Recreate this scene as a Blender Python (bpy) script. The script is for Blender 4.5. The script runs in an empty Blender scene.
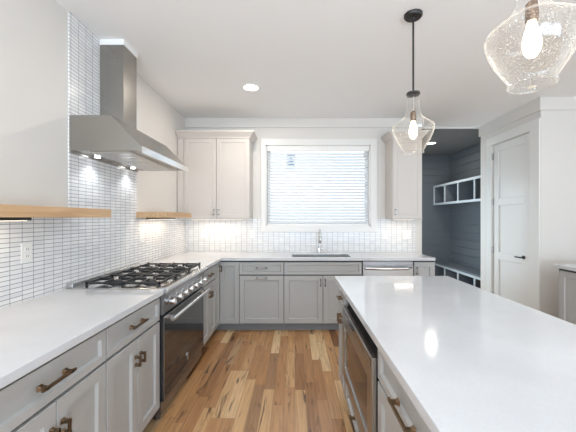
import bpy, math, random
from mathutils import Vector, Matrix
random.seed(7)
C = bpy.context.scene.collection
S = bpy.context.scene
PI = math.pi

# ------------------------------------------------------------------ camera
cd = bpy.data.cameras.new('camera'); cam = bpy.data.objects.new('camera', cd); C.objects.link(cam)
cam.location = (0, 0, 1.38); cam.rotation_euler = (PI/2, 0, 0)
cd.sensor_width = 36; cd.lens = 308/576*36
cd.shift_x = -7/576; cd.shift_y = 2/576
cd.clip_start = 0.02
S.camera = cam

# ------------------------------------------------------------------ world, daylight, exposure
S.view_settings.view_transform = 'Standard'; S.view_settings.look = 'None'
S.view_settings.gamma = 1; S.view_settings.exposure = 0.14
W = bpy.data.worlds.new('sky'); S.world = W; W.use_nodes = True
bg = W.node_tree.nodes['Background']; bg.inputs[0].default_value = (0.80, 0.91, 1.0, 1); bg.inputs[1].default_value = 1.75

def area(name, loc, rot, sx, sy, power, col=(1, 1, 1), spread=PI):
    l = bpy.data.lights.new(name, 'AREA'); l.shape = 'RECTANGLE'; l.size = sx; l.size_y = sy
    l.energy = power; l.color = col; l.spread = spread
    o = bpy.data.objects.new(name, l); C.objects.link(o); o.location = loc; o.rotation_euler = rot
    return o
# daylight from the right window, plus added fill behind and left of the camera
area('rear_uplight_fill', (1.2, -3.6, 1.0), (PI/2+1.2, 0, 0), 4.6, 2.0, 300, (0.66, 0.83, 1.0))  # stand-in for rear windows, tilted up as added fill for the ceiling
area('right_window_daylight', (4.15, -0.6, 1.5), (PI/2, 0, PI/2), 3.6, 2.2, 9, (0.80, 0.91, 1.0))
area('left_uplight_fill', (-1.5, -1.9, 1.3), (PI/2+1.15, 0, -PI/2), 3.0, 2.0, 110, (0.72, 0.86, 1.0))  # added upward fill before a solid wall; no window is built here
for q in ((-.3, .7), (-.3, -.9), (1.9, 1.6)):
    area('overhead_fill', (q[0], q[1], 2.79), (0, 0, 0), .16, .16, 4, (1, .97, .93))  # added overhead fill out of view, without any fixture
area('mudroom_door_daylight', (1.72, 5.5, 1.15), (PI/2, 0, -PI/2), .85, 1.9, 26, (0.70, 0.87, 1.0))

# ------------------------------------------------------------------ materials
def lin(r, g, b):
    f = lambda c: (c/255/12.92) if c/255 <= .04045 else ((c/255+.055)/1.055)**2.4
    return (f(r), f(g), f(b), 1)

def mat(name, col, rough=.5, metal=0., spec=.5, coat=0., bump=None, emit=None, estr=0., vary=0.):
    m = bpy.data.materials.new(name); m.use_nodes = True
    nt = m.node_tree; p = nt.nodes['Principled BSDF']
    p.inputs['Base Color'].default_value = col; p.inputs['Roughness'].default_value = rough
    p.inputs['Metallic'].default_value = metal; p.inputs['Specular IOR Level'].default_value = spec
    p.inputs['Coat Weight'].default_value = coat; p.inputs['Coat Roughness'].default_value = .05
    if emit: p.inputs['Emission Color'].default_value = emit; p.inputs['Emission Strength'].default_value = estr
    tc = nt.nodes.new('ShaderNodeTexCoord')
    if vary:
        n = nt.nodes.new('ShaderNodeTexNoise'); n.inputs['Scale'].default_value = 3.0; n.inputs['Detail'].default_value = 3
        nt.links.new(tc.outputs['Object'], n.inputs['Vector'])
        mx = nt.nodes.new('ShaderNodeMix'); mx.data_type = 'RGBA'
        mx.inputs[6].default_value = tuple(c*(1-vary) for c in col[:3])+(1,)
        mx.inputs[7].default_value = tuple(min(1, c*(1+vary)) for c in col[:3])+(1,)
        nt.links.new(n.outputs['Fac'], mx.inputs[0]); nt.links.new(mx.outputs[2], p.inputs['Base Color'])
    if bump:
        n = nt.nodes.new('ShaderNodeTexNoise'); n.inputs['Scale'].default_value = bump[0]
        mp = nt.nodes.new('ShaderNodeMapping'); mp.inputs['Scale'].default_value = bump[2] if len(bump) > 2 else (1, 1, 1)
        b = nt.nodes.new('ShaderNodeBump'); b.inputs['Strength'].default_value = bump[1]; b.inputs['Distance'].default_value = .002
        nt.links.new(tc.outputs['Object'], mp.inputs['Vector']); nt.links.new(mp.outputs[0], n.inputs['Vector'])
        nt.links.new(n.outputs['Fac'], b.inputs['Height']); nt.links.new(b.outputs[0], p.inputs['Normal'])
    return m

M = {}
M['wall'] = mat('wall_paint', lin(222, 217, 211), .6, bump=(250, .05))
M['ceiling'] = mat('ceiling_paint', lin(246, 244, 242), .8, bump=(200, .05))
M['trim'] = mat('trim_paint', lin(232, 230, 226), .35, vary=.01)
M['upper'] = mat('white_cabinet_paint', lin(208, 200, 193), .4, vary=.01)
M['grey'] = mat('grey_cabinet_paint', lin(178, 177, 175), .38, vary=.02)
M['carcass'] = mat('gap_shade_carcass', lin(44, 46, 50), .5, vary=.02)  # grey boxes coloured near black to put shade into the door and drawer gaps
M['kick'] = mat('toe_kick_paint', lin(132, 133, 135), .5, vary=.03)
M['steel'] = mat('brushed_steel', (.62, .62, .62, 1), .27, 1, bump=(60, .08, (1, 1, 30)))
M['steel_smooth'] = mat('polished_steel', (.72, .72, .72, 1), .14, 1, vary=.02)
M['steel_mid'] = mat('satin_steel', (.42, .41, .40, 1), .3, 1, bump=(60, .05, (1, 1, 30)))
M['steel_dark'] = mat('dark_steel', (.30, .30, .31, 1), .3, 1, vary=.05)
M['hood'] = mat('hood_steel', (.375, .36, .335, 1), .26, 1, bump=(40, .05, (1, 1, 40)))
M['bronze'] = mat('bronze_pull', lin(122, 102, 82), .36, 1, vary=.12)
M['nickel'] = mat('nickel', (.45, .44, .43, 1), .25, 1, vary=.05)
M['black_glass'] = mat('black_oven_glass', (.022, .022, .024, 1), .06, 0, .7, coat=.2, vary=.05)
M['iron'] = mat('cast_iron', (.018, .018, .019, 1), .45, 0, .5, bump=(300, .2))
M['black'] = mat('black_metal', (.018, .017, .016, 1), .4, 0, .5, vary=.1)
M['rubber'] = mat('dark_gap', (.012, .012, .012, 1), .8, vary=.1)
M['plastic'] = mat('white_plastic', lin(240, 238, 235), .3, vary=.01)
M['slot'] = mat('socket_slot', lin(90, 86, 82), .5, vary=.02)
M['slate'] = mat('slate_paint', lin(106, 111, 116), .4, vary=.03)
M['slate_dark'] = mat('slate_ceiling_paint', lin(124, 124, 123), .7, vary=.02)
M['slate_light'] = mat('pale_slate_paint', lin(196, 204, 209), .4, vary=.02)
M['sock'] = mat('antique_brass', lin(120, 96, 78), .35, .9, vary=.1)
M['filter'] = mat('hood_filter', (.60, .57, .52, 1), .35, 1, vary=.05)
M['sticker'] = mat('sticker_blue', lin(120, 150, 180), .5, vary=.05)
M['sticker_pale'] = mat('sticker_paper', lin(225, 235, 242), .5, vary=.02)

def nodes(name):
    m = bpy.data.materials.new(name); m.use_nodes = True
    nt = m.node_tree; return m, nt, nt.nodes['Principled BSDF'], nt.nodes.new, nt.links.new

def emitter(name, col, s):
    m, nt, p, N, L = nodes(name)
    e = N('ShaderNodeEmission'); e.inputs[0].default_value = col; e.inputs[1].default_value = s
    lw = N('ShaderNodeTexNoise')
    L(e.outputs[0], nt.nodes['Material Output'].inputs[0]); return m
M['lamp'] = emitter('lamp_lens', (1, .95, .88, 1), 9)
M['bulb'] = emitter('glowing_bulb', (1, .82, .56, 1), 9)
M['warm_strip'] = emitter('warm_led_lens', (1, .88, .70, 1), 2.5)
M['cool_lamp'] = emitter('cool_led_lens', (.95, .98, 1, 1), 10)

def tile_mat(name, ax):
    m, nt, p, N, L = nodes(name)
    tc = N('ShaderNodeTexCoord'); sp = N('ShaderNodeSeparateXYZ'); cb = N('ShaderNodeCombineXYZ')
    L(tc.outputs['Object'], sp.inputs[0]); L(sp.outputs[ax], cb.inputs[0]); L(sp.outputs[2], cb.inputs[1])
    b = N('ShaderNodeTexBrick'); b.offset = 0; b.squash = 1
    b.inputs['Scale'].default_value = 1; b.inputs['Brick Width'].default_value = .0762; b.inputs['Row Height'].default_value = .0254
    b.inputs['Mortar Size'].default_value = .0014; b.inputs['Mortar Smooth'].default_value = .2; b.inputs['Bias'].default_value = 0
    b.inputs['Color1'].default_value = lin(240, 239, 238); b.inputs['Color2'].default_value = lin(228, 227, 228)
    b.inputs['Mortar'].default_value = lin(88, 87, 90)
    L(cb.outputs[0], b.inputs['Vector']); L(b.outputs['Color'], p.inputs['Base Color'])
    r = N('ShaderNodeMapRange'); r.inputs[3].default_value = .16; r.inputs[4].default_value = .8
    L(b.outputs['Fac'], r.inputs[0]); L(r.outputs[0], p.inputs['Roughness'])
    bp = N('ShaderNodeBump'); bp.invert = True; bp.inputs['Strength'].default_value = .4; bp.inputs['Distance'].default_value = .001
    L(b.outputs['Fac'], bp.inputs['Height']); L(bp.outputs[0], p.inputs['Normal'])
    return m
M['tile_left'] = tile_mat('white_stacked_tile_side', 1)
M['tile_back'] = tile_mat('white_stacked_tile_rear', 0)

def quartz():
    m, nt, p, N, L = nodes('white_quartz')
    tc = N('ShaderNodeTexCoord')
    a = N('ShaderNodeTexNoise'); a.inputs['Scale'].default_value = 2.2; a.inputs['Detail'].default_value = 5
    s = N('ShaderNodeTexNoise'); s.inputs['Scale'].default_value = 160; s.inputs['Detail'].default_value = 2
    L(tc.outputs['Object'], a.inputs[0]); L(tc.outputs['Object'], s.inputs[0])
    r1 = N('ShaderNodeValToRGB'); r1.color_ramp.elements[0].position = .35; r1.color_ramp.elements[1].position = .65
    r1.color_ramp.elements[0].color = lin(210, 211, 214); r1.color_ramp.elements[1].color = lin(220, 221, 224)
    L(a.outputs['Fac'], r1.inputs[0])
    mx = N('ShaderNodeMix'); mx.data_type = 'RGBA'; mx.blend_type = 'MULTIPLY'; mx.inputs[0].default_value = .12
    L(r1.outputs[0], mx.inputs[6]); L(s.outputs['Fac'], mx.inputs[7]); L(mx.outputs[2], p.inputs['Base Color'])
    p.inputs['Roughness'].default_value = .09; p.inputs['Specular IOR Level'].default_value = .55
    return m
M['quartz'] = quartz()

def wood_mat(name, ax_len, cols, scale=1.):
    m, nt, p, N, L = nodes(name)
    tc = N('ShaderNodeTexCoord'); mp = N('ShaderNodeMapping')
    sc = [40, 40, 40]; sc[ax_len] = 2.0; mp.inputs['Scale'].default_value = tuple(v*scale for v in sc)
    L(tc.outputs['Object'], mp.inputs[0])
    n = N('ShaderNodeTexNoise'); n.inputs['Scale'].default_value = 1; n.inputs['Detail'].default_value = 5; n.inputs['Distortion'].default_value = .4
    L(mp.outputs[0], n.inputs[0])
    r = N('ShaderNodeValToRGB'); r.color_ramp.elements[0].position = .3; r.color_ramp.elements[1].position = .7
    r.color_ramp.elements[0].color = cols[0]; r.color_ramp.elements[1].color = cols[1]
    L(n.outputs['Fac'], r.inputs[0]); L(r.outputs[0], p.inputs['Base Color']); p.inputs['Roughness'].default_value = .45
    return m
M['oak'] = wood_mat('oak_shelf', 1, (lin(186, 148, 108), lin(206, 170, 130)))

def floor_mat():
    m, nt, p, N, L = nodes('oak_plank_floor')
    def math_(op, a, b=None, c=None):
        n = N('ShaderNodeMath'); n.operation = op
        for i, v in enumerate((a, b, c)):
            if v is None: continue
            if isinstance(v, (int, float)): n.inputs[i].default_value = v
            else: L(v, n.inputs[i])
        return n.outputs[0]
    tc = N('ShaderNodeTexCoord'); sp = N('ShaderNodeSeparateXYZ'); L(tc.outputs['Object'], sp.inputs[0])
    PW, PL = .083, .66
    row = math_('FLOOR', math_('DIVIDE', sp.outputs[0], PW))
    w1 = N('ShaderNodeTexWhiteNoise'); w1.noise_dimensions = '1D'; L(row, w1.inputs['W'])
    yy = math_('ADD', math_('DIVIDE', sp.outputs[1], PL), math_('MULTIPLY', w1.outputs['Value'], 7.3))
    idx = math_('FLOOR', yy)
    cb = N('ShaderNodeCombineXYZ'); L(row, cb.inputs[0]); L(idx, cb.inputs[1])
    w2 = N('ShaderNodeTexWhiteNoise'); w2.noise_dimensions = '3D'; L(cb.outputs[0], w2.inputs['Vector'])
    ramp = N('ShaderNodeValToRGB'); cr = ramp.color_ramp
    stops = [(0, (134, 92, 60)), (.10, (186, 138, 92)), (.35, (206, 160, 112)), (.55, (178, 130, 86)), (.72, (214, 172, 124)), (.88, (232, 202, 158)), (1, (154, 110, 74))]
    cr.elements[0].position = 0; cr.elements[0].color = lin(*stops[0][1]); cr.elements[1].position = 1; cr.elements[1].color = lin(*stops[-1][1])
    for q, c in stops[1:-1]:
        e = cr.elements.new(q); e.color = lin(*c)
    L(w2.outputs['Value'], ramp.inputs[0])
    # grain, offset per plank
    off = N('ShaderNodeVectorMath'); off.operation = 'SCALE'; L(w2.outputs['Color'], off.inputs[0]); off.inputs['Scale'].default_value = 40
    add = N('ShaderNodeVectorMath'); add.operation = 'ADD'; L(tc.outputs['Object'], add.inputs[0]); L(off.outputs[0], add.inputs[1])
    def stretched(sx, sy, det, dist=0.):
        mp = N('ShaderNodeMapping'); mp.inputs['Scale'].default_value = (sx, sy, 1); L(add.outputs[0], mp.inputs[0])
        n = N('ShaderNodeTexNoise'); n.inputs['Scale'].default_value = 1; n.inputs['Detail'].default_value = det; n.inputs['Distortion'].default_value = dist
        L(mp.outputs[0], n.inputs[0]); return n.outputs['Fac']
    g = stretched(70, 3.2, 6, .6); k = stretched(17, 2.2, 4, 1.4)
    r2 = N('ShaderNodeValToRGB'); r2.color_ramp.elements[0].position = .25; r2.color_ramp.elements[1].position = .7
    r2.color_ramp.elements[0].color = (.55, .50, .46, 1); r2.color_ramp.elements[1].color = (1.06, 1.04, 1.02, 1); L(g, r2.inputs[0])
    mx = N('ShaderNodeMix'); mx.data_type = 'RGBA'; mx.blend_type = 'MULTIPLY'; mx.inputs[0].default_value = .75
    L(ramp.outputs[0], mx.inputs[6]); L(r2.outputs[0], mx.inputs[7])
    # dark mineral streaks and knots
    r3 = N('ShaderNodeValToRGB'); r3.color_ramp.elements[0].position = .585; r3.color_ramp.elements[1].position = .70
    r3.color_ramp.elements[0].color = (0, 0, 0, 1); r3.color_ramp.elements[1].color = (.85, .85, .85, 1); L(k, r3.inputs[0])
    mx2 = N('ShaderNodeMix'); mx2.data_type = 'RGBA'; L(r3.outputs[0], mx2.inputs[0]); L(mx.outputs[2], mx2.inputs[6]); mx2.inputs[7].default_value = lin(72, 52, 38)
    # seams
    fx = math_('FRACT', math_('DIVIDE', sp.outputs[0], PW)); fy = math_('FRACT', yy)
    sx = math_('LESS_THAN', math_('MINIMUM', fx, math_('SUBTRACT', 1, fx)), .012)
    sy = math_('LESS_THAN', math_('MINIMUM', fy, math_('SUBTRACT', 1, fy)), .0014)
    seam = math_('MAXIMUM', sx, sy)
    mx3 = N('ShaderNodeMix'); mx3.data_type = 'RGBA'; L(math_('MULTIPLY', seam, .55), mx3.inputs[0]); L(mx2.outputs[2], mx3.inputs[6]); mx3.inputs[7].default_value = lin(70, 48, 32)
    L(mx3.outputs[2], p.inputs['Base Color'])
    p.inputs['Roughness'].default_value = .28; p.inputs['Specular IOR Level'].default_value = .4
    bp = N('ShaderNodeBump'); bp.inputs['Strength'].default_value = .12; bp.inputs['Distance'].default_value = .001
    L(g, bp.inputs['Height']); L(bp.outputs[0], p.inputs['Normal'])
    return m
M['floor'] = floor_mat()

def glass_mat(name, seeds):
    m, nt, p, N, L = nodes(name)
    tr = N('ShaderNodeBsdfTransparent'); tr.inputs[0].default_value = (.985, .98, .97, 1)
    gl = N('ShaderNodeBsdfGlossy'); gl.inputs['Roughness'].default_value = .03
    lw = N('ShaderNodeLayerWeight'); lw.inputs['Blend'].default_value = .32
    pw = N('ShaderNodeMath'); pw.operation = 'POWER'; L(lw.outputs['Facing'], pw.inputs[0]); pw.inputs[1].default_value = 3.2
    sc = N('ShaderNodeMath'); sc.operation = 'MULTIPLY_ADD'; L(pw.outputs[0], sc.inputs[0]); sc.inputs[1].default_value = .8 if seeds else .5; sc.inputs[2].default_value = .03
    mix = N('ShaderNodeMixShader'); L(sc.outputs[0], mix.inputs[0]); L(tr.outputs[0], mix.inputs[1]); L(gl.outputs[0], mix.inputs[2])
    out = mix
    if seeds:
        tc = N('ShaderNodeTexCoord'); v = N('ShaderNodeTexVoronoi'); v.inputs['Scale'].default_value = 150; L(tc.outputs['Object'], v.inputs['Vector'])
        lt = N('ShaderNodeMath'); lt.operation = 'LESS_THAN'; L(v.outputs['Distance'], lt.inputs[0]); lt.inputs[1].default_value = .2
        s2 = N('ShaderNodeMath'); s2.operation = 'MULTIPLY'; L(lt.outputs[0], s2.inputs[0]); s2.inputs[1].default_value = .55
        e = N('ShaderNodeMath'); e.operation = 'MULTIPLY_ADD'; L(pw.outputs[0], e.inputs[0]); e.inputs[1].default_value = .9; L(s2.outputs[0], e.inputs[2])  # white mixed in at grazing edges paints the bright outline; specks are seeds
        e2 = N('ShaderNodeMath'); e2.operation = 'ADD'; L(e.outputs[0], e2.inputs[0]); e2.inputs[1].default_value = .005; e2.use_clamp = True
        tl = N('ShaderNodeBsdfTranslucent'); tl.inputs[0].default_value = (1, .97, .93, 1)
        df = N('ShaderNodeBsdfDiffuse'); df.inputs[0].default_value = (1, .98, .95, 1)
        ad = N('ShaderNodeMixShader'); L(tl.outputs[0], ad.inputs[1]); L(df.outputs[0], ad.inputs[2])
        m2 = N('ShaderNodeMixShader'); L(e2.outputs[0], m2.inputs[0]); L(mix.outputs[0], m2.inputs[1]); L(ad.outputs[0], m2.inputs[2])
        n = N('ShaderNodeTexNoise'); n.inputs['Scale'].default_value = 22; L(tc.outputs['Object'], n.inputs[0])
        b = N('ShaderNodeBump'); b.inputs['Strength'].default_value = .2; b.inputs['Distance'].default_value = .004
        L(n.outputs['Fac'], b.inputs['Height']); L(b.outputs[0], gl.inputs['Normal'])
        out = m2
    L(out.outputs[0], nt.nodes['Material Output'].inputs[0]); return m
M['seeded'] = glass_mat('clear_seeded_glass', True)
M['pane'] = glass_mat('window_glass', False)

def slat_mat():
    m, nt, p, N, L = nodes('white_blind_slat')
    d = N('ShaderNodeBsdfDiffuse'); d.inputs[0].default_value = lin(244, 244, 244)
    t = N('ShaderNodeBsdfTranslucent'); t.inputs[0].default_value = lin(240, 244, 250)
    mx = N('ShaderNodeMixShader'); mx.inputs[0].default_value = .35
    L(d.outputs[0], mx.inputs[1]); L(t.outputs[0], mx.inputs[2]); L(mx.outputs[0], nt.nodes['Material Output'].inputs[0]); return m
M['slat'] = slat_mat()
def film_mat():
    m, nt, p, N, L = nodes('translucent_sticker_film')
    t = N('ShaderNodeBsdfTransparent'); d = N('ShaderNodeBsdfTranslucent'); d.inputs[0].default_value = lin(205, 222, 236)
    mx = N('ShaderNodeMixShader'); mx.inputs[0].default_value = .35
    L(t.outputs[0], mx.inputs[1]); L(d.outputs[0], mx.inputs[2]); L(mx.outputs[0], nt.nodes['Material Output'].inputs[0]); return m
M['sticker_pale'] = film_mat()

# ------------------------------------------------------------------ mesh builder
class MB:
    def __init__(s): s.v = []; s.f = []
    def box(s, x0, x1, y0, y1, z0, z1):
        if x1 < x0: x0, x1 = x1, x0
        if y1 < y0: y0, y1 = y1, y0
        if z1 < z0: z0, z1 = z1, z0
        b = len(s.v)
        s.v += [(x0,y0,z0),(x1,y0,z0),(x1,y1,z0),(x0,y1,z0),(x0,y0,z1),(x1,y0,z1),(x1,y1,z1),(x0,y1,z1)]
        for f in ((3,2,1,0),(4,5,6,7),(0,1,5,4),(1,2,6,5),(2,3,7,6),(3,0,4,7)): s.f.append(tuple(b+i for i in f))
        return s
    def loft(s, rings, cap0=True, cap1=True, closed=True):
        b = len(s.v); n = len(rings[0])
        for r in rings: s.v += [tuple(p) for p in r]
        for k in range(len(rings)-1):
            for i in range(n if closed else n-1):
                j = (i+1) % n
                s.f.append((b+k*n+i, b+k*n+j, b+(k+1)*n+j, b+(k+1)*n+i))
        if cap0: s.f.append(tuple(b+i for i in reversed(range(n))))
        if cap1: s.f.append(tuple(b+(len(rings)-1)*n+i for i in range(n)))
        return s
    def prism_x(s, prof, x0, x1):      # profile of (y, z) swept along x
        return s.loft([[(x0, y, z) for y, z in prof], [(x1, y, z) for y, z in prof]])
    def lathe(s, prof, c=(0,0,0), axis='z', n=24, cap0=True, cap1=True):   # profile of (radius, height)
        rings = []
        for r, h in prof:
            ring = []
            for i in range(n):
                a = 2*PI*i/n; p, q = max(r, 1e-4)*math.cos(a), max(r, 1e-4)*math.sin(a)
                if axis == 'z': ring.append((c[0]+p, c[1]+q, c[2]+h))
                elif axis == 'y': ring.append((c[0]+p, c[1]+h, c[2]+q))
                else: ring.append((c[0]+h, c[1]+p, c[2]+q))
            rings.append(ring)
        return s.loft(rings, cap0, cap1)
    def tube(s, pts, r, n=10):
        pts = [Vector(p) for p in pts]; rings = []
        for i, p in enumerate(pts):
            d = (pts[min(i+1, len(pts)-1)]-pts[max(i-1, 0)]).normalized()
            up = Vector((1, 0, 0)) if abs(d.x) < .9 else Vector((0, 1, 0))
            a = d.cross(up).normalized(); b = d.cross(a).normalized()
            rr = r[i] if isinstance(r, (list, tuple)) else r
            rings.append([tuple(p+a*rr*math.cos(2*PI*k/n)+b*rr*math.sin(2*PI*k/n)) for k in range(n)])
        return s.loft(rings)
    def panel(s, x0, x1, z0, z1, t=.02, stile=.057, rec=.014, y=0.):   # shaker front facing -y
        def R(d, yy): return [(x0+d, yy, z0+d), (x1-d, yy, z0+d), (x1-d, yy, z1-d), (x0+d, yy, z1-d)]
        c = .0015
        return s.loft([R(0, y+t), R(0, y+c), R(c, y), R(stile, y), R(stile+.006, y+rec)], True, True)
    def grid(s, xs, ys, mask, z0, z1):   # slab with holes: mask[j][i]
        nx, ny = len(xs), len(ys); b = len(s.v)
        for z in (z0, z1):
            for y in ys:
                for x in xs: s.v.append((x, y, z))
        I = lambda i, j, k: b+k*nx*ny+j*nx+i
        on = lambda i, j: 0 <= i < nx-1 and 0 <= j < ny-1 and mask[j][i]
        for j in range(ny-1):
            for i in range(nx-1):
                if not on(i, j): continue
                s.f.append((I(i,j,1), I(i+1,j,1), I(i+1,j+1,1), I(i,j+1,1)))
                s.f.append((I(i,j,0), I(i,j+1,0), I(i+1,j+1,0), I(i+1,j,0)))
                if not on(i, j-1): s.f.append((I(i,j,0), I(i+1,j,0), I(i+1,j,1), I(i,j,1)))
                if not on(i, j+1): s.f.append((I(i+1,j+1,0), I(i,j+1,0), I(i,j+1,1), I(i+1,j+1,1)))
                if not on(i-1, j): s.f.append((I(i,j+1,0), I(i,j,0), I(i,j,1), I(i,j+1,1)))
                if not on(i+1, j): s.f.append((I(i+1,j,0), I(i+1,j+1,0), I(i+1,j+1,1), I(i+1,j,1)))
        return s
    def build(s, name, m, parent=None, loc=None, rz=0, bevel=0, smooth=False):
        me = bpy.data.meshes.new(name); me.from_pydata(s.v, [], s.f)
        import bmesh
        bm = bmesh.new(); bm.from_mesh(me); bmesh.ops.recalc_face_normals(bm, faces=bm.faces); 
        loose = [v for v in bm.verts if not v.link_faces]
        if loose: bmesh.ops.delete(bm, geom=loose, context='VERTS')
        bm.to_mesh(me); bm.free()
        me.materials.append(M[m] if isinstance(m, str) else m)
        if smooth:
            for p in me.polygons: p.use_smooth = True
        o = bpy.data.objects.new(name, me); C.objects.link(o)
        if parent: o.parent = parent
        if loc: o.location = loc
        o.rotation_euler.z = rz
        if bevel:
            b = o.modifiers.new('bevel', 'BEVEL'); b.width = bevel; b.segments = 2; b.limit_method = 'ANGLE'; b.angle_limit = .6
        if smooth:
            w = o.modifiers.new('edge', 'EDGE_SPLIT'); w.split_angle = .7
        return o

def tag(o, label, cat, group=None):
    o['label'] = label; o['category'] = cat
    if group: o['group'] = group
    return o
def thing(name, label, cat, loc=(0,0,0), rz=0, group=None):
    o = bpy.data.objects.new(name, None); C.objects.link(o); o.location = loc; o.rotation_euler.z = rz
    o.empty_display_size = .1
    return tag(o, label, cat, group)
def struct(name, mb, m, parent=None, **k):
    o = mb.build(name, m, parent, **k)
    if not parent: o['kind'] = 'structure'
    return o
def dup(root, loc, label, rz=None):
    def cp(o, par):
        c = o.copy(); C.objects.link(c); c.parent = par
        for ch in o.children: cp(ch, c)
        return c
    r = cp(root, None); r.location = loc; r['label'] = label
    if rz is not None: r.rotation_euler.z = rz
    return r

# ------------------------------------------------------------------ setting
H = 2.80; WX = -1.56; BY = 4.395; CT = .902; SB = .866
struct('floor', MB().box(-1.75, 4.6, -4.2, 7.2, -.08, 0), 'floor')
struct('ceiling', MB().box(-1.75, 4.6, -4.2, 4.84, H, H+.1), 'ceiling')
struct('ceiling_mudroom', MB().box(1.6, 3.8, 4.84, 7.2, H, H+.1), 'slate_dark')
struct('wall_left', MB().box(WX-.15, WX, -4.2, BY+.15, 0, H), 'wall')
wx0, wx1, wz0, wz1 = -.415, 1.075, 1.265, 2.415
b = MB().box(WX, wx0, BY, BY+.15, 0, H).box(wx1, 1.81, BY, BY+.15, 0, H).box(wx0, wx1, BY, BY+.15, 0, wz0).box(wx0, wx1, BY, BY+.15, wz1, H)
struct('wall_back', b, 'wall')
PX = 2.887
b = MB().box(PX, PX+.12, 3.62, 3.78, 0, H).box(PX, PX+.12, 4.50, 4.79, 0, H).box(PX, PX+.12, 3.78, 4.50, 2.44, H)
struct('wall_pantry', b, 'wall')
struct('wall_pantry_front', MB().box(PX+.12, 4.6, 3.62, 3.74, 0, H), 'wall')
struct('wall_pantry_rear', MB().box(PX+.12, 3.62, 4.67, 4.79, 0, H), 'wall')
struct('wall_pantry_inside', MB().box(3.62, 3.72, 3.74, 4.79, 0, H), 'wall')
struct('wall_right', MB().box(4.45, 4.6, 1.2, 3.62, 0, H).box(4.45, 4.6, -4.2, -2.4, 0, H).box(4.45, 4.6, -2.4, 1.2, 0, .4).box(4.45, 4.6, -2.4, 1.2, 2.4, H), 'wall')
b = MB().box(-1.7, -.8, -4.2, -4.05, 0, H).box(1.2, 1.8, -4.2, -4.05, 0, H).box(3.8, 4.6, -4.2, -4.05, 0, H).box(-.8, 1.2, -4.2, -4.05, 0, .3).box(1.8, 3.8, -4.2, -4.05, 0, .3).box(-.8, 1.2, -4.2, -4.05, 2.3, H).box(1.8, 3.8, -4.2, -4.05, 2.3, H)
struct('wall_rear', b, 'wall')
def shiplap(a0, a1, axis, pos, t, flip):
    m = MB(); z = 0; p = .156
    while z < H:
        z1 = min(H, z+p-.013)
        if axis == 'x':
            m.box(a0, a1, pos, pos+t, z, z1); m.box(a0, a1, pos+t*.45, pos+t, z1, min(H, z+p))
        else:
            s_ = 1 if flip else -1
            m.box(pos, pos+s_*t, a0, a1, z, z1); m.box(pos+s_*t*.45, pos+s_*t, a0, a1, z1, min(H, z+p))
        z += p
    return m
struct('wall_mudroom_back', shiplap(1.81, 3.52, 'x', 6.95, .03, 0), 'slate')
struct('wall_mudroom_right', shiplap(4.79, 6.95, 'y', 3.5, .03, 1), 'slate')
b = shiplap(BY+.15, 5.02, 'y', 1.81, .03, 0); b2 = shiplap(5.98, 6.95, 'y', 1.81, .03, 0)
n0 = len(b.v); b.v += b2.v; b.f += [tuple(i+n0 for i in f) for f in b2.f]; b.box(1.78, 1.81, 5.02, 5.98, 2.12, H)
struct('wall_mudroom_left', b, 'slate')
d2 = struct('door_2', MB().box(1.775, 1.825, 5.02, 5.10, 0, 2.12).box(1.775, 1.825, 5.90, 5.98, 0, 2.12).box(1.775, 1.825, 5.10, 5.90, 2.02, 2.12).box(1.775, 1.825, 5.10, 5.90, 0, .25), 'trim')
MB().box(1.798, 1.802, 5.10, 5.90, .25, 2.02).build('glass', 'pane', d2)
# tile
b = MB().box(WX, WX+.008, .2, 2.117, CT-.1, 1.41).box(WX, WX+.008, 2.117, 3.026, .5, H).box(WX, WX+.008, 3.026, BY, CT-.1, 1.41)
struct('trim_1', b, 'tile_left')
b = MB().box(WX+.008, -.484, BY-.008, BY, CT-.1, 1.38).box(-.484, 1.168, BY-.008, BY, CT-.1, 1.18).box(1.168, 1.715, BY-.008, BY, CT-.1, 1.38)
struct('trim_2', b, 'tile_back')
TX = WX+.008; TY = BY-.008
# crown boards
struct('trim_3', MB().box(WX+.0, 1.83, BY-.022, BY, 2.665, H).box(1.81, 1.83, BY, BY+.15, 2.665, H), 'wall', bevel=.003)
b = MB().box(PX-.02, PX, 3.60, 4.81, 2.645, H).box(PX, 4.45, 3.60, 3.62, 2.645, H)
struct('trim_4', b, 'wall', bevel=.003)
struct('trim_5', MB().box(1.81, PX, 4.815, 4.84, H-.02, H), 'trim')
struct('trim_6', MB().box(TX, -1.358, 2.444, 2.658, 2.757, H), 'ceiling', bevel=.002)

# window
w = MB().box(-.484, wx0, BY-.024, BY, 1.18, 2.505).box(wx1, 1.168, BY-.024, BY, 1.18, 2.505).box(wx0, wx1, BY-.024, BY, wz1, 2.505).box(wx0, wx1, BY-.024, BY, 1.18, wz0)
win = struct('window_1', w, 'trim', bevel=.003)
w = MB().box(wx0, wx0+.012, BY, BY+.15, wz0, wz1).box(wx1-.012, wx1, BY, BY+.15, wz0, wz1).box(wx0, wx1, BY, BY+.15, wz1-.012, wz1).box(wx0, wx1, BY, BY+.15, wz0, wz0+.012)
w.build('window_jamb', 'trim', win)
y0, y1 = BY+.095, BY+.135
w = MB().box(wx0+.012, wx0+.055, y0, y1, wz0+.012, wz1-.012).box(wx1-.055, wx1-.012, y0, y1, wz0+.012, wz1-.012).box(wx0+.055, wx1-.055, y0, y1, wz1-.055, wz1-.012).box(wx0+.055, wx1-.055, y0, y1, wz0+.012, wz0+.055)
w.build('window_sash', 'trim', win, bevel=.003)
MB().box(wx0+.055, wx1-.055, BY+.112, BY+.118, wz0+.055, wz1-.055).build('window_glass', 'pane', win)

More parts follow.
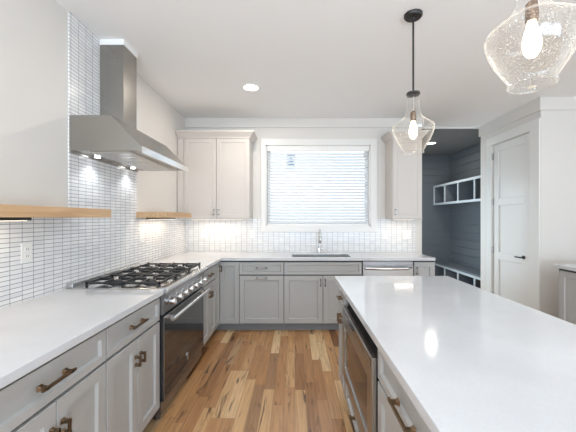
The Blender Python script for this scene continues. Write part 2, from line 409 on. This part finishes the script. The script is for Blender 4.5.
# pantry door
door = struct('door_1', MB().box(PX+.030, PX+.060, 3.785, 4.495, .01, 2.435), 'trim')
fr = MB()
ys0, ys1, st = 3.785, 4.495, .105
for z0_, z1_ in ((.01, .22), (.79, .90), (1.56, 1.66), (2.33, 2.435)): fr.box(PX+.012, PX+.030, ys0+st, ys1-st, z0_, z1_)
fr.box(PX+.012, PX+.030, ys0, ys0+st, .01, 2.435).box(PX+.012, PX+.030, ys1-st, ys1, .01, 2.435)
fr.build('door_rail', 'trim', door, bevel=.003)
for z in (.25, .92, 1.61, 2.27):
    MB().box(PX-.004, PX+.012, 4.488, 4.505, z-.045, z+.045).lathe([(.006, -.05), (.006, .05)], (PX-.004, 4.497, z), n=8).build('hinge', 'nickel', door)
hd = MB().lathe([(.024, -.010), (.022, 0)], (PX+.012, 3.90, .88), 'x', 16).lathe([(.009, -.05), (.009, 0)], (PX+.012, 3.90, .88), 'x', 10)
hd.tube([(PX-.036, 3.90, .88), (PX-.042, 3.93, .88), (PX-.040, 3.99, .88)], .009, 8)
hd.build('door_handle', 'black', door, smooth=True)
cs = MB().box(PX-.018, PX, 3.622, 3.775, 0, 2.445).box(PX-.018, PX, 4.505, 4.62, 0, 2.445).box(PX-.018, PX, 3.622, 4.62, 2.445, 2.56)
struct('trim_7', cs, 'trim', bevel=.003)
struct('baseboard_right', MB().box(PX-.014, PX, 4.62, 4.79, 0, .14).box(PX, 4.45, 3.606, 3.62, 0, .14), 'trim')

# ------------------------------------------------------------------ cabinets
def pull(mb_parent, kind, c, length, m='bronze'):
    """square bar pull; c = centre on the front (x, z), front at y=0"""
    x, z = c; h = length/2; b = MB(); w = .0055
    if kind == 'h':
        b.box(x-h, x+h, -.034, -.024, z-w, z+w)
        for s in (-1, 1):
            xx = x+s*(h-.022); b.loft([[(xx-.012, 0, z-.011), (xx+.012, 0, z-.011), (xx+.012, 0, z+.011), (xx-.012, 0, z+.011)], [(xx-.007, -.012, z-.007), (xx+.007, -.012, z-.007), (xx+.007, -.012, z+.007), (xx-.007, -.012, z+.007)], [(xx-.007, -.034, z-.007), (xx+.007, -.034, z-.007), (xx+.007, -.034, z+.007), (xx-.007, -.034, z+.007)]])
    else:
        b.box(x-w, x+w, -.034, -.024, z-h, z+h)
        for s in (-1, 1):
            zz = z+s*(h-.009); b.loft([[(x-.010, 0, zz-.011), (x+.010, 0, zz-.011), (x+.010, 0, zz+.011), (x-.010, 0, zz+.011)], [(x-.007, -.012, zz-.007), (x+.007, -.012, zz-.007), (x+.007, -.012, zz+.007), (x-.007, -.012, zz+.007)], [(x-.007, -.034, zz-.007), (x+.007, -.034, zz-.007), (x+.007, -.034, zz+.007), (x-.007, -.034, zz+.007)]])
    return b.build('handle', m, mb_parent, bevel=.0015)

def base_cabinet(label, loc, rz, w, fronts, depth=.635, group=None, name='base_cabinet', open_box=False, m='grey', pm='bronze', ends=''):
    t = thing(name, label, 'cabinet', loc, rz, group)
    if open_box == 'low':
        b = MB().box(0, w, .022, depth, .1, .294)
    elif open_box:
        b = MB().box(0, .018, .022, depth, .1, SB).box(w-.018, w, .022, depth, .1, SB).box(.018, w-.018, .022, depth, .1, .118).box(.018, w-.018, depth-.02, depth, .118, SB).box(.018, w-.018, .022, .04, .118, SB)
    else:
        b = MB().box(0, w, .022, depth, .1, SB)
    b.build('carcass', 'carcass', t)
    MB().box(0, w, .085, .10, 0, .1).build('toe_kick', 'kick', t)
    if 'l' in ends: MB().box(-.004, 0, .02, depth, 0 if 0 else .1, SB).build('end_panel', m, t)
    if 'r' in ends: MB().box(w, w+.004, .02, depth, .1, SB).build('end_panel', m, t)
    for fr in fronts:
        kind, x0, x1, z0, z1 = fr[:5]; g = .0028
        p = MB().panel(x0+g, x1-g, z0+g, z1-g, stile=.05 if kind == 'drawer' and z1-z0 < .2 else .057)
        if kind == 'drawer' and z1-z0 < .2:
            p = MB().panel(x0+g, x1-g, z0+g, z1-g, stile=.034)
        if x1-x0 < .2: p = MB().panel(x0+g, x1-g, z0+g, z1-g, stile=.045)
        o = p.build(kind, m, t)
        for hk in fr[5:]: pull(o, hk[0], hk[1:3], hk[3], pm)
    return t
DZ0, DZ1, RZ0, RZ1 = .102, .683, .692, .847
def two_doors(w, hz=.565, hl=.062, e=.0):
    m = w/2
    return [('door', e, m, DZ0, DZ1, ('v', m-.028, hz, hl)), ('door', m, w-e, DZ0, DZ1, ('v', m+.028, hz, hl))]
LX = -.91
gl = 'grey base cabinets on the cooktop wall'
w = .62
base_cabinet('grey base cabinet nearest the camera on the left, cut off by the frame', (LX, .866, 0), PI/2, w, [('drawer', 0, w, RZ0, RZ1, ('h', w/2-.02, .775, .165))]+two_doors(w), group=gl)
w = .585
base_cabinet('grey base cabinet right in front of the steel range with drawer and two doors', (LX, 1.490, 0), PI/2, w, [('drawer', 0, w, RZ0, RZ1, ('h', w/2-.02, .775, .165))]+two_doors(w), group=gl)
w = .55
base_cabinet('grey base cabinet just past the range towards the far corner', (LX, 3.008, 0), PI/2, w, [('drawer', 0, w, RZ0, RZ1, ('h', w/2, .775, .16))]+two_doors(w), group=gl)
# corner cabinet with an L-shaped pair of leaves
FY = 3.725
t = thing('corner_cabinet', 'grey corner base cabinet with tall narrow door leaves where the two counters meet', 'cabinet', (LX, FY, 0))
MB().grid([-.635, -.022, .236], [-.164, .022, .64], [[1, 0], [1, 1]], .1, SB).build('carcass', 'carcass', t)
MB().box(-.1, -.085, -.164, .085, 0, .1).box(-.085, .236, .085, .1, 0, .1).build('toe_kick', 'kick', t)
o = MB().panel(.002, .234, DZ0, RZ1, stile=.052).build('door', 'grey', t)
o2 = MB().panel(-.162, -.001, DZ0, RZ1, stile=.042).build('door', 'grey', t, rz=PI/2)
pull(o2, 'v', (-.03, .77), .075)
gb = 'grey base cabinets on the window wall'
w = .538
base_cabinet('grey pull-out bin cabinet with two stacked horizontal pulls left of the sink cabinet', (-.674, FY, 0), 0, w, [('drawer', 0, w, RZ0, RZ1, ('h', w/2, .775, .15)), ('door', 0, w, DZ0, DZ1, ('h', w/2, .655, .15))], group=gb, pm='nickel')
w = .944
base_cabinet('wide grey sink cabinet with false drawer front under the window', (-.134, FY, 0), 0, w, [('drawer', 0, w, RZ0, RZ1)]+two_doors(w, .60, .09), group=gb, pm='nickel', open_box=True)
w = .255
base_cabinet('narrow grey base cabinet right of the dishwasher at the counter end', (1.44, FY, 0), 0, w, [('door', 0, w, DZ0, RZ1, ('v', .035, .745, .09))], group=gb, pm='nickel', ends='r')
# dishwasher
t = thing('dishwasher', 'stainless dishwasher with a bowed bar handle under the back counter', 'dishwasher', (.814, FY, 0))
MB().box(.004, .618, .03, .6, .1, SB-.004).build('tub', 'rubber', t)
MB().box(.006, .616, -.004, .03, .12, .80).build('door', 'steel_mid', t, bevel=.003)
MB().box(.006, .616, .004, .03, .80, .855).build('control_strip', 'steel_dark', t, bevel=.002)
hp = [(.04+.54*k/12, -.03-.028*math.sin(PI*k/12), .775) for k in range(13)]
o = MB().tube([(.04, 0, .775)]+hp+[(.58, 0, .775)], .020, 10).build('handle', 'steel_smooth', t, smooth=True)
MB().box(.01, .61, .085, .1, 0, .1).build('toe_kick', 'kick', t)

# counters
xs = [TX, -.882, -.04, .70, 1.686]; ys = [3.004, 3.695, 3.775, 4.11, TY]
mask = [[1,0,0,0],[1,1,1,1],[1,1,0,1],[1,1,1,1]]
cb = MB().grid(xs, ys, mask, SB, CT).build('countertop', 'quartz', loc=(0,0,0), bevel=.003)
tag(cb, 'L-shaped white quartz countertop in the far corner holding the sink', 'countertop')
cl = MB().box(TX, -.882, .45, 2.072, SB, CT).build('countertop', 'quartz', bevel=.003)
tag(cl, 'white quartz countertop in the left foreground before the range', 'countertop')
ci = MB().box(.325, 1.26, .50, 2.545, SB, CT).build('countertop', 'quartz', bevel=.003)
tag(ci, 'large white quartz top of the island under the pendants', 'countertop')

# island
IX = .355; gi = 'grey cabinets of the island'
w = .335
base_cabinet('grey island cabinet at its far end with drawer over two narrow doors', (IX, 2.505, 0), -PI/2, w, [('drawer', 0, w, RZ0, RZ1, ('h', w/2, .775, .10))]+two_doors(w, .62), .6, gi, ends='l')
w = .84
base_cabinet('low grey island cabinet with one drawer beneath the built-in microwave', (IX, 2.168, 0), -PI/2, w, [('drawer', 0, w, .102, .285, ('h', w/2, .20, .185))], .6, gi, open_box='low')
w = .79
base_cabinet('grey island cabinet in the right foreground with a wide drawer and bronze pull', (IX, 1.326, 0), -PI/2, w, [('drawer', 0, w, RZ0, RZ1, ('h', w/2-.05, .752, .185))]+two_doors(w), .6, gi, ends='r')
b = MB().box(.957, .975, .536, 2.505, 0, SB).build('island_panel', 'grey'); tag(b, 'grey back panel of the island beneath the seating overhang', 'panel')
# microwave drawer
t = thing('microwave', 'built-in stainless microwave drawer with dark window in the island side', 'microwave', (IX, 2.168, .296), -PI/2)
MB().box(.03, .81, .0, .5, .0, .47).build('body', 'rubber', t)
fx0, fx1 = .008, .832
f = MB().grid([fx0, fx0+.085, fx1-.085, fx1], [.004, .075, .355, .475], [[1,1,1],[1,0,1],[1,1,1]], -.022, 0)
f.v = [(x, z, y) for x, y, z in f.v]
f.build('door', 'steel_mid', t, bevel=.002)
MB().box(fx0+.085, fx1-.085, -.014, -.002, .075, .355).build('window', 'black_glass', t)
MB().box(fx0+.02, fx1-.02, -.0235, -.021, .43, .462).build('control_panel', 'black_glass', t)

# right hand buffet cabinet
BX = 2.715
t = base_cabinet('grey cabinet at the right edge beside the pantry wall', (BX, 3.19, 0), -PI/2, .92, [('door', .02, .46, DZ0, RZ1), ('door', .46, .90, DZ0, RZ1)], .6, ends='lr')
c = MB().box(2.69, 3.33, 2.25, 3.21, SB, CT).build('countertop', 'quartz', bevel=.003); tag(c, 'white quartz slab on the cabinet at the right edge', 'countertop')

# uppers
def upper(label, x0, x1, doors, zb=1.372, zt=2.435, filler=0):
    t = thing('wall_cabinet', label, 'cabinet', (x0, 4.06, zb), 0, 'white wall cabinets beside the window')
    D = TY-.0-4.06 ; w = x1-x0; h = zt-zb
    D = BY-4.06 if False else TY-4.06
    MB().box(0, w, .02, D, 0, h).build('carcass', 'upper', t)
    if filler: MB().box(0, filler-.003, .004, .02, 0, h).build('filler', 'upper', t)
    for a, b_, hx in doors:
        o = MB().panel(a+.0015, b_-.0015, .002, h-.006, stile=.052, rec=.006).build('door', 'upper', t)
        pull(o, 'v', (hx, .085), .08, 'nickel')
    rings = []
    for off, z in ((0, h-.005), (.008, h-.005), (.012, h+.012), (.055, h+.062), (.062, h+.066), (.062, h+.088), (0.02, h+.088)):
        rings.append([(-off if not filler else 0, -off, z), (w+off, -off, z), (w+off, D, z), (-off if not filler else 0, D, z)])
    MB().loft(rings).build('crown', 'upper', t)
    MB().box(.0, w, .0, .022, -.012, -.0005).build('light_rail', 'upper', t)
    return t
upper('white double-door wall cabinet in the corner left of the window', TX, -.60, [(.087, .515, .485), (.518, .951, .548)], filler=.087)
upper('white single-door wall cabinet right of the window by the mudroom', 1.29, 1.68, [(.004, .386, .035)])

# ------------------------------------------------------------------ shelves and under lights
def shelf(y0, y1, label):
    t = thing('floating_shelf', label, 'shelf', (TX, y0, 1.383))
    MB().box(0, .307, 0, y1-y0, 0, .056).build('board', 'oak', t, bevel=.002)
    return t
def simple_shelf(y0, y1, label):
    o = MB().box(0, .307, 0, y1-y0, 0, .056).build('floating_shelf', 'oak', loc=(TX, y0, 1.383), bevel=.002)
    tag(o, label, 'shelf', 'oak shelves on the cooktop wall')
simple_shelf(.45, 2.088, 'thick oak floating shelf over the near left counter')
simple_shelf(3.008, 3.70, 'shorter oak floating shelf between the range hood and the corner')
def under_light(label, loc, rz, length, power, m='black', col=(1, .86, .68), wd=.045, grp='slim lights under shelves and cabinets'):
    t = thing('under_cabinet_light', label, 'light', loc, rz, grp)
    MB().box(0, length, -wd/2, wd/2, -.016, 0).build('housing', m, t, bevel=.003)
    MB().box(.02, length-.02, -wd/2+.008, wd/2-.008, -.0185, -.0155).build('lens', 'warm_strip', t)
    l = area('glow', (length/2, 0, -.024), (0, 0, 0), length-.06, .03, power, col); l.parent = t
    return t
under_light('slim black light bar under the oak shelf on the near left', (-1.44, .9, 1.383), PI/2, .76, .8)
under_light('slim black light bar under the far oak shelf beside the corner', (-1.445, 3.03, 1.383), PI/2, .64, 1.1)
under_light('slim white light bar under the double-door wall cabinet', (-1.42, 4.19, 1.372), 0, .72, 1.7, 'plastic')
under_light('slim white light bar under the single-door wall cabinet', (1.33, 4.19, 1.372), 0, .30, .7, 'plastic')

# ------------------------------------------------------------------ range
t = thing('range', 'wide stainless gas range with dark glass oven door on the left wall', 'range', (-.90, 2.079, 0), PI/2)
w = .918
MB().box(.004, w-.004, .04, .64, .09, .878).build('body', 'steel_dark', t)
MB().box(.002, w-.002, .0, .648, .878, .906).build('cooktop', 'steel_smooth', t, bevel=.003)
MB().box(.002, w-.002, .60, .6475, .906, .940).build('backguard', 'steel', t, bevel=.003)
pf = [(-.03, .868), (-.038, .875), (-.042, .888), (-.038, .901), (-.028, .909), (-.012, .911), (.02, .908), (.02, .868)]
MB().prism_x(pf, .0, w).build('bullnose', 'steel', t, bevel=.001)
pf = [(-.022, .868), (-.004, .722), (.04, .722), (.04, .868)]
MB().prism_x(pf, .002, w-.002).build('control_panel', 'steel_dark', t, bevel=.001)
for k in range(7):
    x = .085+.1245*k; z = .798
    kn = MB().lathe([(.031, .004), (.031, -.006), (.026, -.010), (.022, -.012), (.022, -.044), (.019, -.050), (.0, -.050)], (x, -.012, z), 'y', 20)
    kn.box(x-.005, x+.005, -.070, -.055, z-.021, z+.021)
    kn.build('knob', 'steel', t, smooth=True)
od = MB().box(.006, w-.006, -.012, .04, .135, .712).build('oven_door', 'black_glass', t, bevel=.004)
hb = MB().lathe([(.0, .025), (.014, .025), (.014, w-.025), (.0, w-.025)], (0, -.066, .690), 'x', 16)
for x in (.075, w-.075): hb.box(x-.012, x+.012, -.066, -.012, .680, .700)
hb.build('handle', 'steel_smooth', od, smooth=True)
MB().box(.006, w-.006, -.0135, -.011, .700, .712).box(.006, .012, -.0135, -.011, .135, .70).box(w-.012, w-.006, -.0135, -.011, .135, .70).build('trim', 'steel_dark', od)
bd = MB()
n = 20; ro = []
pts = [(w/2+.013*math.cos(2*PI*k/n), -.016, .245+.028*math.sin(2*PI*k/n)) for k in range(n+1)]
bd.tube(pts, .0035, 6); bd.box(w/2-.003, w/2+.003, -.018, -.012, .205, .235)
bd.build('emblem', 'steel_smooth', od)
MB().box(.006, w-.006, .006, .04, .045, .125).build('kick_panel', 'steel_dark', t, bevel=.002)
for x in (.045, w-.045):
    for y in (.05, .58): MB().lathe([(.022, 0), (.022, .012), (.016, .016), (.016, .09)], (x, y, 0), n=14).build('leg', 'steel_dark', t, smooth=True)
for i in range(3):
    for y in (.145, .395):
        x = .16+.30*i
        bn = MB().lathe([(.052, .906), (.052, .911), (.036, .916), (.036, .921)], (x, y, 0), n=20)
        bn.lathe([(.030, .921), (.031, .927), (.026, .930), (0, .930)], (x, y, 0), n=20)
        bn.build('burner', 'iron', t, smooth=True)
for i in range(3):
    x0 = .012+.298*i; x1 = x0+.294; g = MB(); r = .006; z0, z1 = .930, .944; y0, y1 = .015, .525
    g.box(x0, x1, y0, y0+.013, z0, z1).box(x0, x1, y1-.013, y1, z0, z1).box(x0, x0+.012, y0, y1, z0, z1).box(x1-.012, x1, y0, y1, z0, z1)
    ym = (y0+y1)/2; g.box(x0, x1, ym-.006, ym+.006, z0, z1)
    xc = (x0+x1)/2
    for ya, yb in ((y0, ym), (ym, y1)):
        yc = (ya+yb)/2
        g.box(x0, xc-.035, yc-.006, yc+.006, z0, z1+.004).box(xc+.035, x1, yc-.006, yc+.006, z0, z1+.004)
        g.box(xc-.006, xc+.006, ya, yc-.035, z0, z1+.004).box(xc-.006, xc+.006, yc+.035, yb, z0, z1+.004)
    for xx in (x0+.006, x1-.006):
        for yy in (y0+.007, ym, y1-.007): g.box(xx-.007, xx+.007, yy-.007, yy+.007, .906, z0).box(xx-.007, xx+.007, yy-.008, yy+.008, z1, z1+.006)
    g.build('grate', 'iron', t, bevel=.0015)

# ------------------------------------------------------------------ hood
t = thing('range_hood', 'stainless chimney range hood on the tiled wall above the range', 'range hood', (-1.046, 2.117, 1.828), PI/2)
w = .907; D = -1.046-TX
MB().prism_x([(.006, .0), (.006, .044), (.219, .260), (D, .260), (D, .0), (D-.01, .0), (D-.01, .016), (.02, .016), (.02, .0)], 0, w).build('canopy', 'hood', t, bevel=.0015)
b = MB().box(0, w, 0, .006, 0, .046).build('lip', 'steel_smooth', t)
MB().box(.333, .535, D-.188, D, .260, .929).build('chimney', 'hood', t, bevel=.001)
MB().box(.03, w-.03, .10, D-.12, .008, .016).build('filter', 'filter', t)
bf = MB()
for k in range(14): bf.box(.05+.06*k, .05+.06*k+.03, .12, D-.14, .004, .009)
bf.build('baffle', 'steel_smooth', t)
for x in (.21, .72):
    o = MB().lathe([(.019, .005), (.019, .010), (.016, .012)], (x, D-.06, .003), n=20).build('lamp', 'cool_lamp', t)
    l = bpy.data.lights.new('hood_spot', 'SPOT'); l.energy = 2.2; l.color = (.90, .96, 1); l.spot_size = 2.3; l.spot_blend = .8; l.shadow_soft_size = .03
    lo = bpy.data.objects.new('hood_spot', l); C.objects.link(lo); lo.parent = t; lo.location = (x, D-.085, -.02)

# ------------------------------------------------------------------ sink, faucet
t = thing('sink', 'undermount stainless sink cut into the back counter below the window', 'sink', (.33, 3.94, CT-.236))
x0, x1, y0, y1 = -.37, .37, -.165, .17
b = MB(); th = .004
x0 += .002; x1 -= .002; y0 += .002; y1 -= .002
b.grid([x0, x0+th, x1-th, x1], [y0, y0+th, y1-th, y1], [[1,1,1],[1,0,1],[1,1,1]], 0, .232)
b.box(x0, x1, y0, y1, -.004, .0)
b.build('basin', 'steel', t)
MB().lathe([(.045, 0), (.045, .003), (.03, .004), (0, .002)], (0, .02, .0), n=20).build('drain', 'steel_dark', t)
t = thing('faucet', 'tall chrome gooseneck faucet behind the sink', 'faucet', (.326, 4.17, CT))
MB().lathe([(.027, 0), (.027, .006), (.021, .012), (.021, .075), (.017, .085)], n=20).build('base', 'steel_smooth', t, smooth=True)
pts = [(0, 0, .08), (0, 0, .18), (0, 0, .25)]+[(0, -.075+.075*math.cos(a), .25+.075*math.sin(a)) for a in [PI*k/10 for k in range(1, 10)]]+[(0, -.15, .235)]
MB().tube(pts, .0115, 12).build('spout', 'steel_smooth', t, smooth=True)
MB().lathe([(.013, .01), (.017, 0), (.017, -.075), (.014, -.085)], (0, -.15, .235), n=16).build('spray_head', 'nickel', t, smooth=True)
MB().tube([(.015, 0, .055), (.04, 0, .058), (.075, -.005, .066)], [.010, .009, .006], 10).build('handle', 'steel_smooth', t, smooth=True)

# ------------------------------------------------------------------ blind, sticker
t = thing('window_blind', 'lowered white slatted blind filling the window', 'window blind', (.33, BY+.03, 1.277))
bw = .726
MB().box(-bw, bw, -.035, .02, 1.06, 1.126).build('headrail', 'plastic', t, bevel=.003)
sl = MB(); n = 24; a = math.radians(38)
for k in range(n):
    z = .045+k*.0425; dy, dz = .024*math.cos(a), .024*math.sin(a)
    sl.loft([[(-bw+.006, -dy, z-dz), (-bw+.006, 0, z+.0035), (-bw+.006, dy, z+dz), (-bw+.006, dy, z+dz-.003), (-bw+.006, 0, z), (-bw+.006, -dy, z-dz-.003)],
             [(bw-.006, -dy, z-dz), (bw-.006, 0, z+.0035), (bw-.006, dy, z+dz), (bw-.006, dy, z+dz-.003), (bw-.006, 0, z), (bw-.006, -dy, z-dz-.003)]])
sl.build('slats', 'slat', t)
MB().box(-bw+.004, bw-.004, -.026, .026, .0, .02).build('bottom_rail', 'plastic', t, bevel=.003)
cd_ = MB()
for x in (-.52, 0, .52): cd_.box(x-.0012, x+.0012, -.030, -.028, .02, 1.06)
cd_.build('cord', 'plastic', t)
MB().lathe([(.004, .70), (.004, 1.07)], (-bw+.05, -.04, 0), n=8).build('wand', 'plastic', t)
t = thing('window_sticker', 'pale blue printed sticker on the window pane behind the blind', 'sticker', (-.06, BY+.1115, 2.075))
MB().box(-.065, .065, -.0012, -.0004, 0, .24).build('sheet', 'sticker_pale', t)
pr = MB()
for z, hw in ((.225, .05), (.175, .014), (.13, .03), (.085, .045), (.03, .058)): pr.box(-hw, hw, -.0018, -.0011, z-.008, z+.008)
pr.build('print', 'sticker', t)

# ------------------------------------------------------------------ outlets
def outlet(label, loc, rz, w=.072, gangs=1):
    t = thing('outlet', label, 'outlet', loc, rz, 'white wall outlets on the tile')
    MB().box(-w/2, w/2, -.006, 0, -.058, .058).build('plate', 'plastic', t, bevel=.002)
    for g in range(gangs):
        xc = 0 if gangs == 1 else (-.024+.048*g)
        for z in (-.02, .02):
            s = MB().box(xc-.016, xc+.016, -.0085, -.0055, z-.013, z+.013).build('socket', 'plastic', t, bevel=.002)
            MB().box(xc-.008, xc-.006, -.0095, -.0084, z-.005, z+.006).box(xc+.006, xc+.008, -.0095, -.0084, z-.005, z+.006).build('slot', 'slot', s)
    return t
def fy(u): return 308*1.552/(295-u)
o1 = outlet('white outlet on the tile under the near left shelf', (TX, fy(26), 1.18), PI/2)
dup(o1, (TX, 3.12, 1.19), 'white outlet on the tile just beyond the range hood')
dup(o1, (-.61, TY, 1.155), 'white outlet on the back tile between corner cabinet and window', 0)
dup(o1, (-1.29, TY, 1.16), 'white outlet on the back tile in the glow by the corner', 0)
dup(o1, (1.275, TY, 1.14), 'white outlet on the back tile just right of the window', 0)
outlet('double-width white outlet near the right end of the back tile', (1.59, TY, 1.14), 0, .118, 2)

# ------------------------------------------------------------------ ceiling lights
def can_light(label, loc, power, grp='round recessed ceiling lights'):
    t = thing('recessed_light', label, 'ceiling light', loc, 0, grp)
    MB().lathe([(.098, 0), (.098, -.006), (.080, -.010), (.078, -.004), (.078, 0)], n=32).build('trim_ring', 'trim', t, smooth=True)
    MB().lathe([(0, -.004), (.078, -.004), (.078, -.002), (0, -.002)], n=32).build('lens', 'lamp', t)
    l = bpy.data.lights.new('can_glow', 'AREA'); l.shape = 'DISK'; l.size = .14; l.energy = power; l.color = (1, .93, .84)
    lo = bpy.data.objects.new('can_glow', l); C.objects.link(lo); lo.parent = t; lo.location = (0, 0, -.014)
    return t
can_light('round recessed light in the white kitchen ceiling', (-.477, 3.34, H), 12)
can_light('round recessed light in the dark mudroom ceiling', (2.575, 5.83, H), 9)

# ------------------------------------------------------------------ pendants
def pendant(label, x, y):
    t = thing('pendant_light', label, 'pendant light', (x, y, 1.835), 0, 'glass pendant lights above the island')
    top = H-1.835
    MB().lathe([(0, top), (.062, top), (.062, top-.012), (.054, top-.022), (.014, top-.026), (.010, top-.04), (0, top-.04)], n=28).build('canopy', 'black', t, smooth=True)
    MB().lathe([(.0065, .405), (.0065, top-.03)], n=12).build('rod', 'black', t, smooth=True)
    MB().lathe([(0, .428), (.020, .428), (.045, .418), (.046, .404), (.040, .400), (0, .400)], n=24).build('cap', 'black', t, smooth=True)
    pr = [(.041, .405), (.041, .36), (.042, .315), (.048, .28), (.062, .252), (.088, .228), (.120, .207), (.142, .190), (.148, .176), (.146, .160), (.136, .128), (.120, .092), (.097, .055), (.081, .030), (.074, .018), (.072, .008), (.074, .0), (.071, -.001), (.068, .008), (.070, .018), (.077, .030), (.093, .055), (.116, .092), (.132, .128), (.142, .160), (.144, .176), (.138, .188)]
    pr = [(r*.955 if r > .06 else r, h) for r, h in pr]
    MB().lathe(pr, n=48, cap0=False, cap1=False).build('glass_shade', 'seeded', t, smooth=True)
    MB().tube([(0, 0, .40), (0, 0, .28)], .004, 8).build('cord', 'nickel', t)
    MB().lathe([((.0695)+.003*math.cos(2*PI*k/8), .003*math.sin(2*PI*k/8)) for k in range(9)], n=40, cap0=False, cap1=False).build('rim', 'seeded', t, smooth=True)
    MB().lathe([(0, .292), (.008, .292), (.019, .282), (.020, .228), (.017, .221), (0, .221)], n=18).build('socket', 'sock', t, smooth=True)
    MB().lathe([(.012, .222), (.015, .208), (.023, .180), (.028, .152), (.028, .136), (.023, .114), (.013, .100), (0, .095)], n=20).build('bulb', 'bulb', t, smooth=True)
    return t
pendant('far clear glass pendant above the island with its black canopy in view', .825, 2.15)
pendant('near clear glass pendant cut off by the top right corner', .815, 1.06)

# ------------------------------------------------------------------ mudroom built-ins
def cubby(name, label, cat, z0, h, rail, seat):
    t = thing(name, label, cat, (3.12, 4.80, z0)); L_ = 6.945-4.80; d = .378
    if seat: MB().box(-.02, d, 0, L_, h-.03, h).build('seat', 'slate', t, bevel=.003)
    else: MB().box(.018, d, 0, L_, h-.025, h).build('top_shelf', 'slate', t)
    MB().box(.018, d, 0, L_, .02, .04).build('bottom_shelf', 'slate', t)
    top = h-.03 if seat else h
    MB().box(0, .018, 0, L_, top-rail, top).box(0, .018, 0, L_, 0, rail).build('face_rail', 'slate_light', t)
    for y in (6.945, 6.455, 5.93, 5.38, 4.84):
        yy = y-4.80
        s = MB().box(0, .018, yy-.035, yy, rail, top-rail).build('divider', 'slate_light', t)
        MB().box(.018, d, yy-.03, yy-.01, .04, h-.03).build('partition', 'slate', s)
    if seat: pass
    return t
cubby('cubby_shelf', 'row of slate cubbies with pale frame high on the mudroom wall', 'shelf', 1.665, .435, .045, False)
cubby('storage_bench', 'slate storage bench with open cubbies along the mudroom wall', 'bench', 0, .41, .05, True)
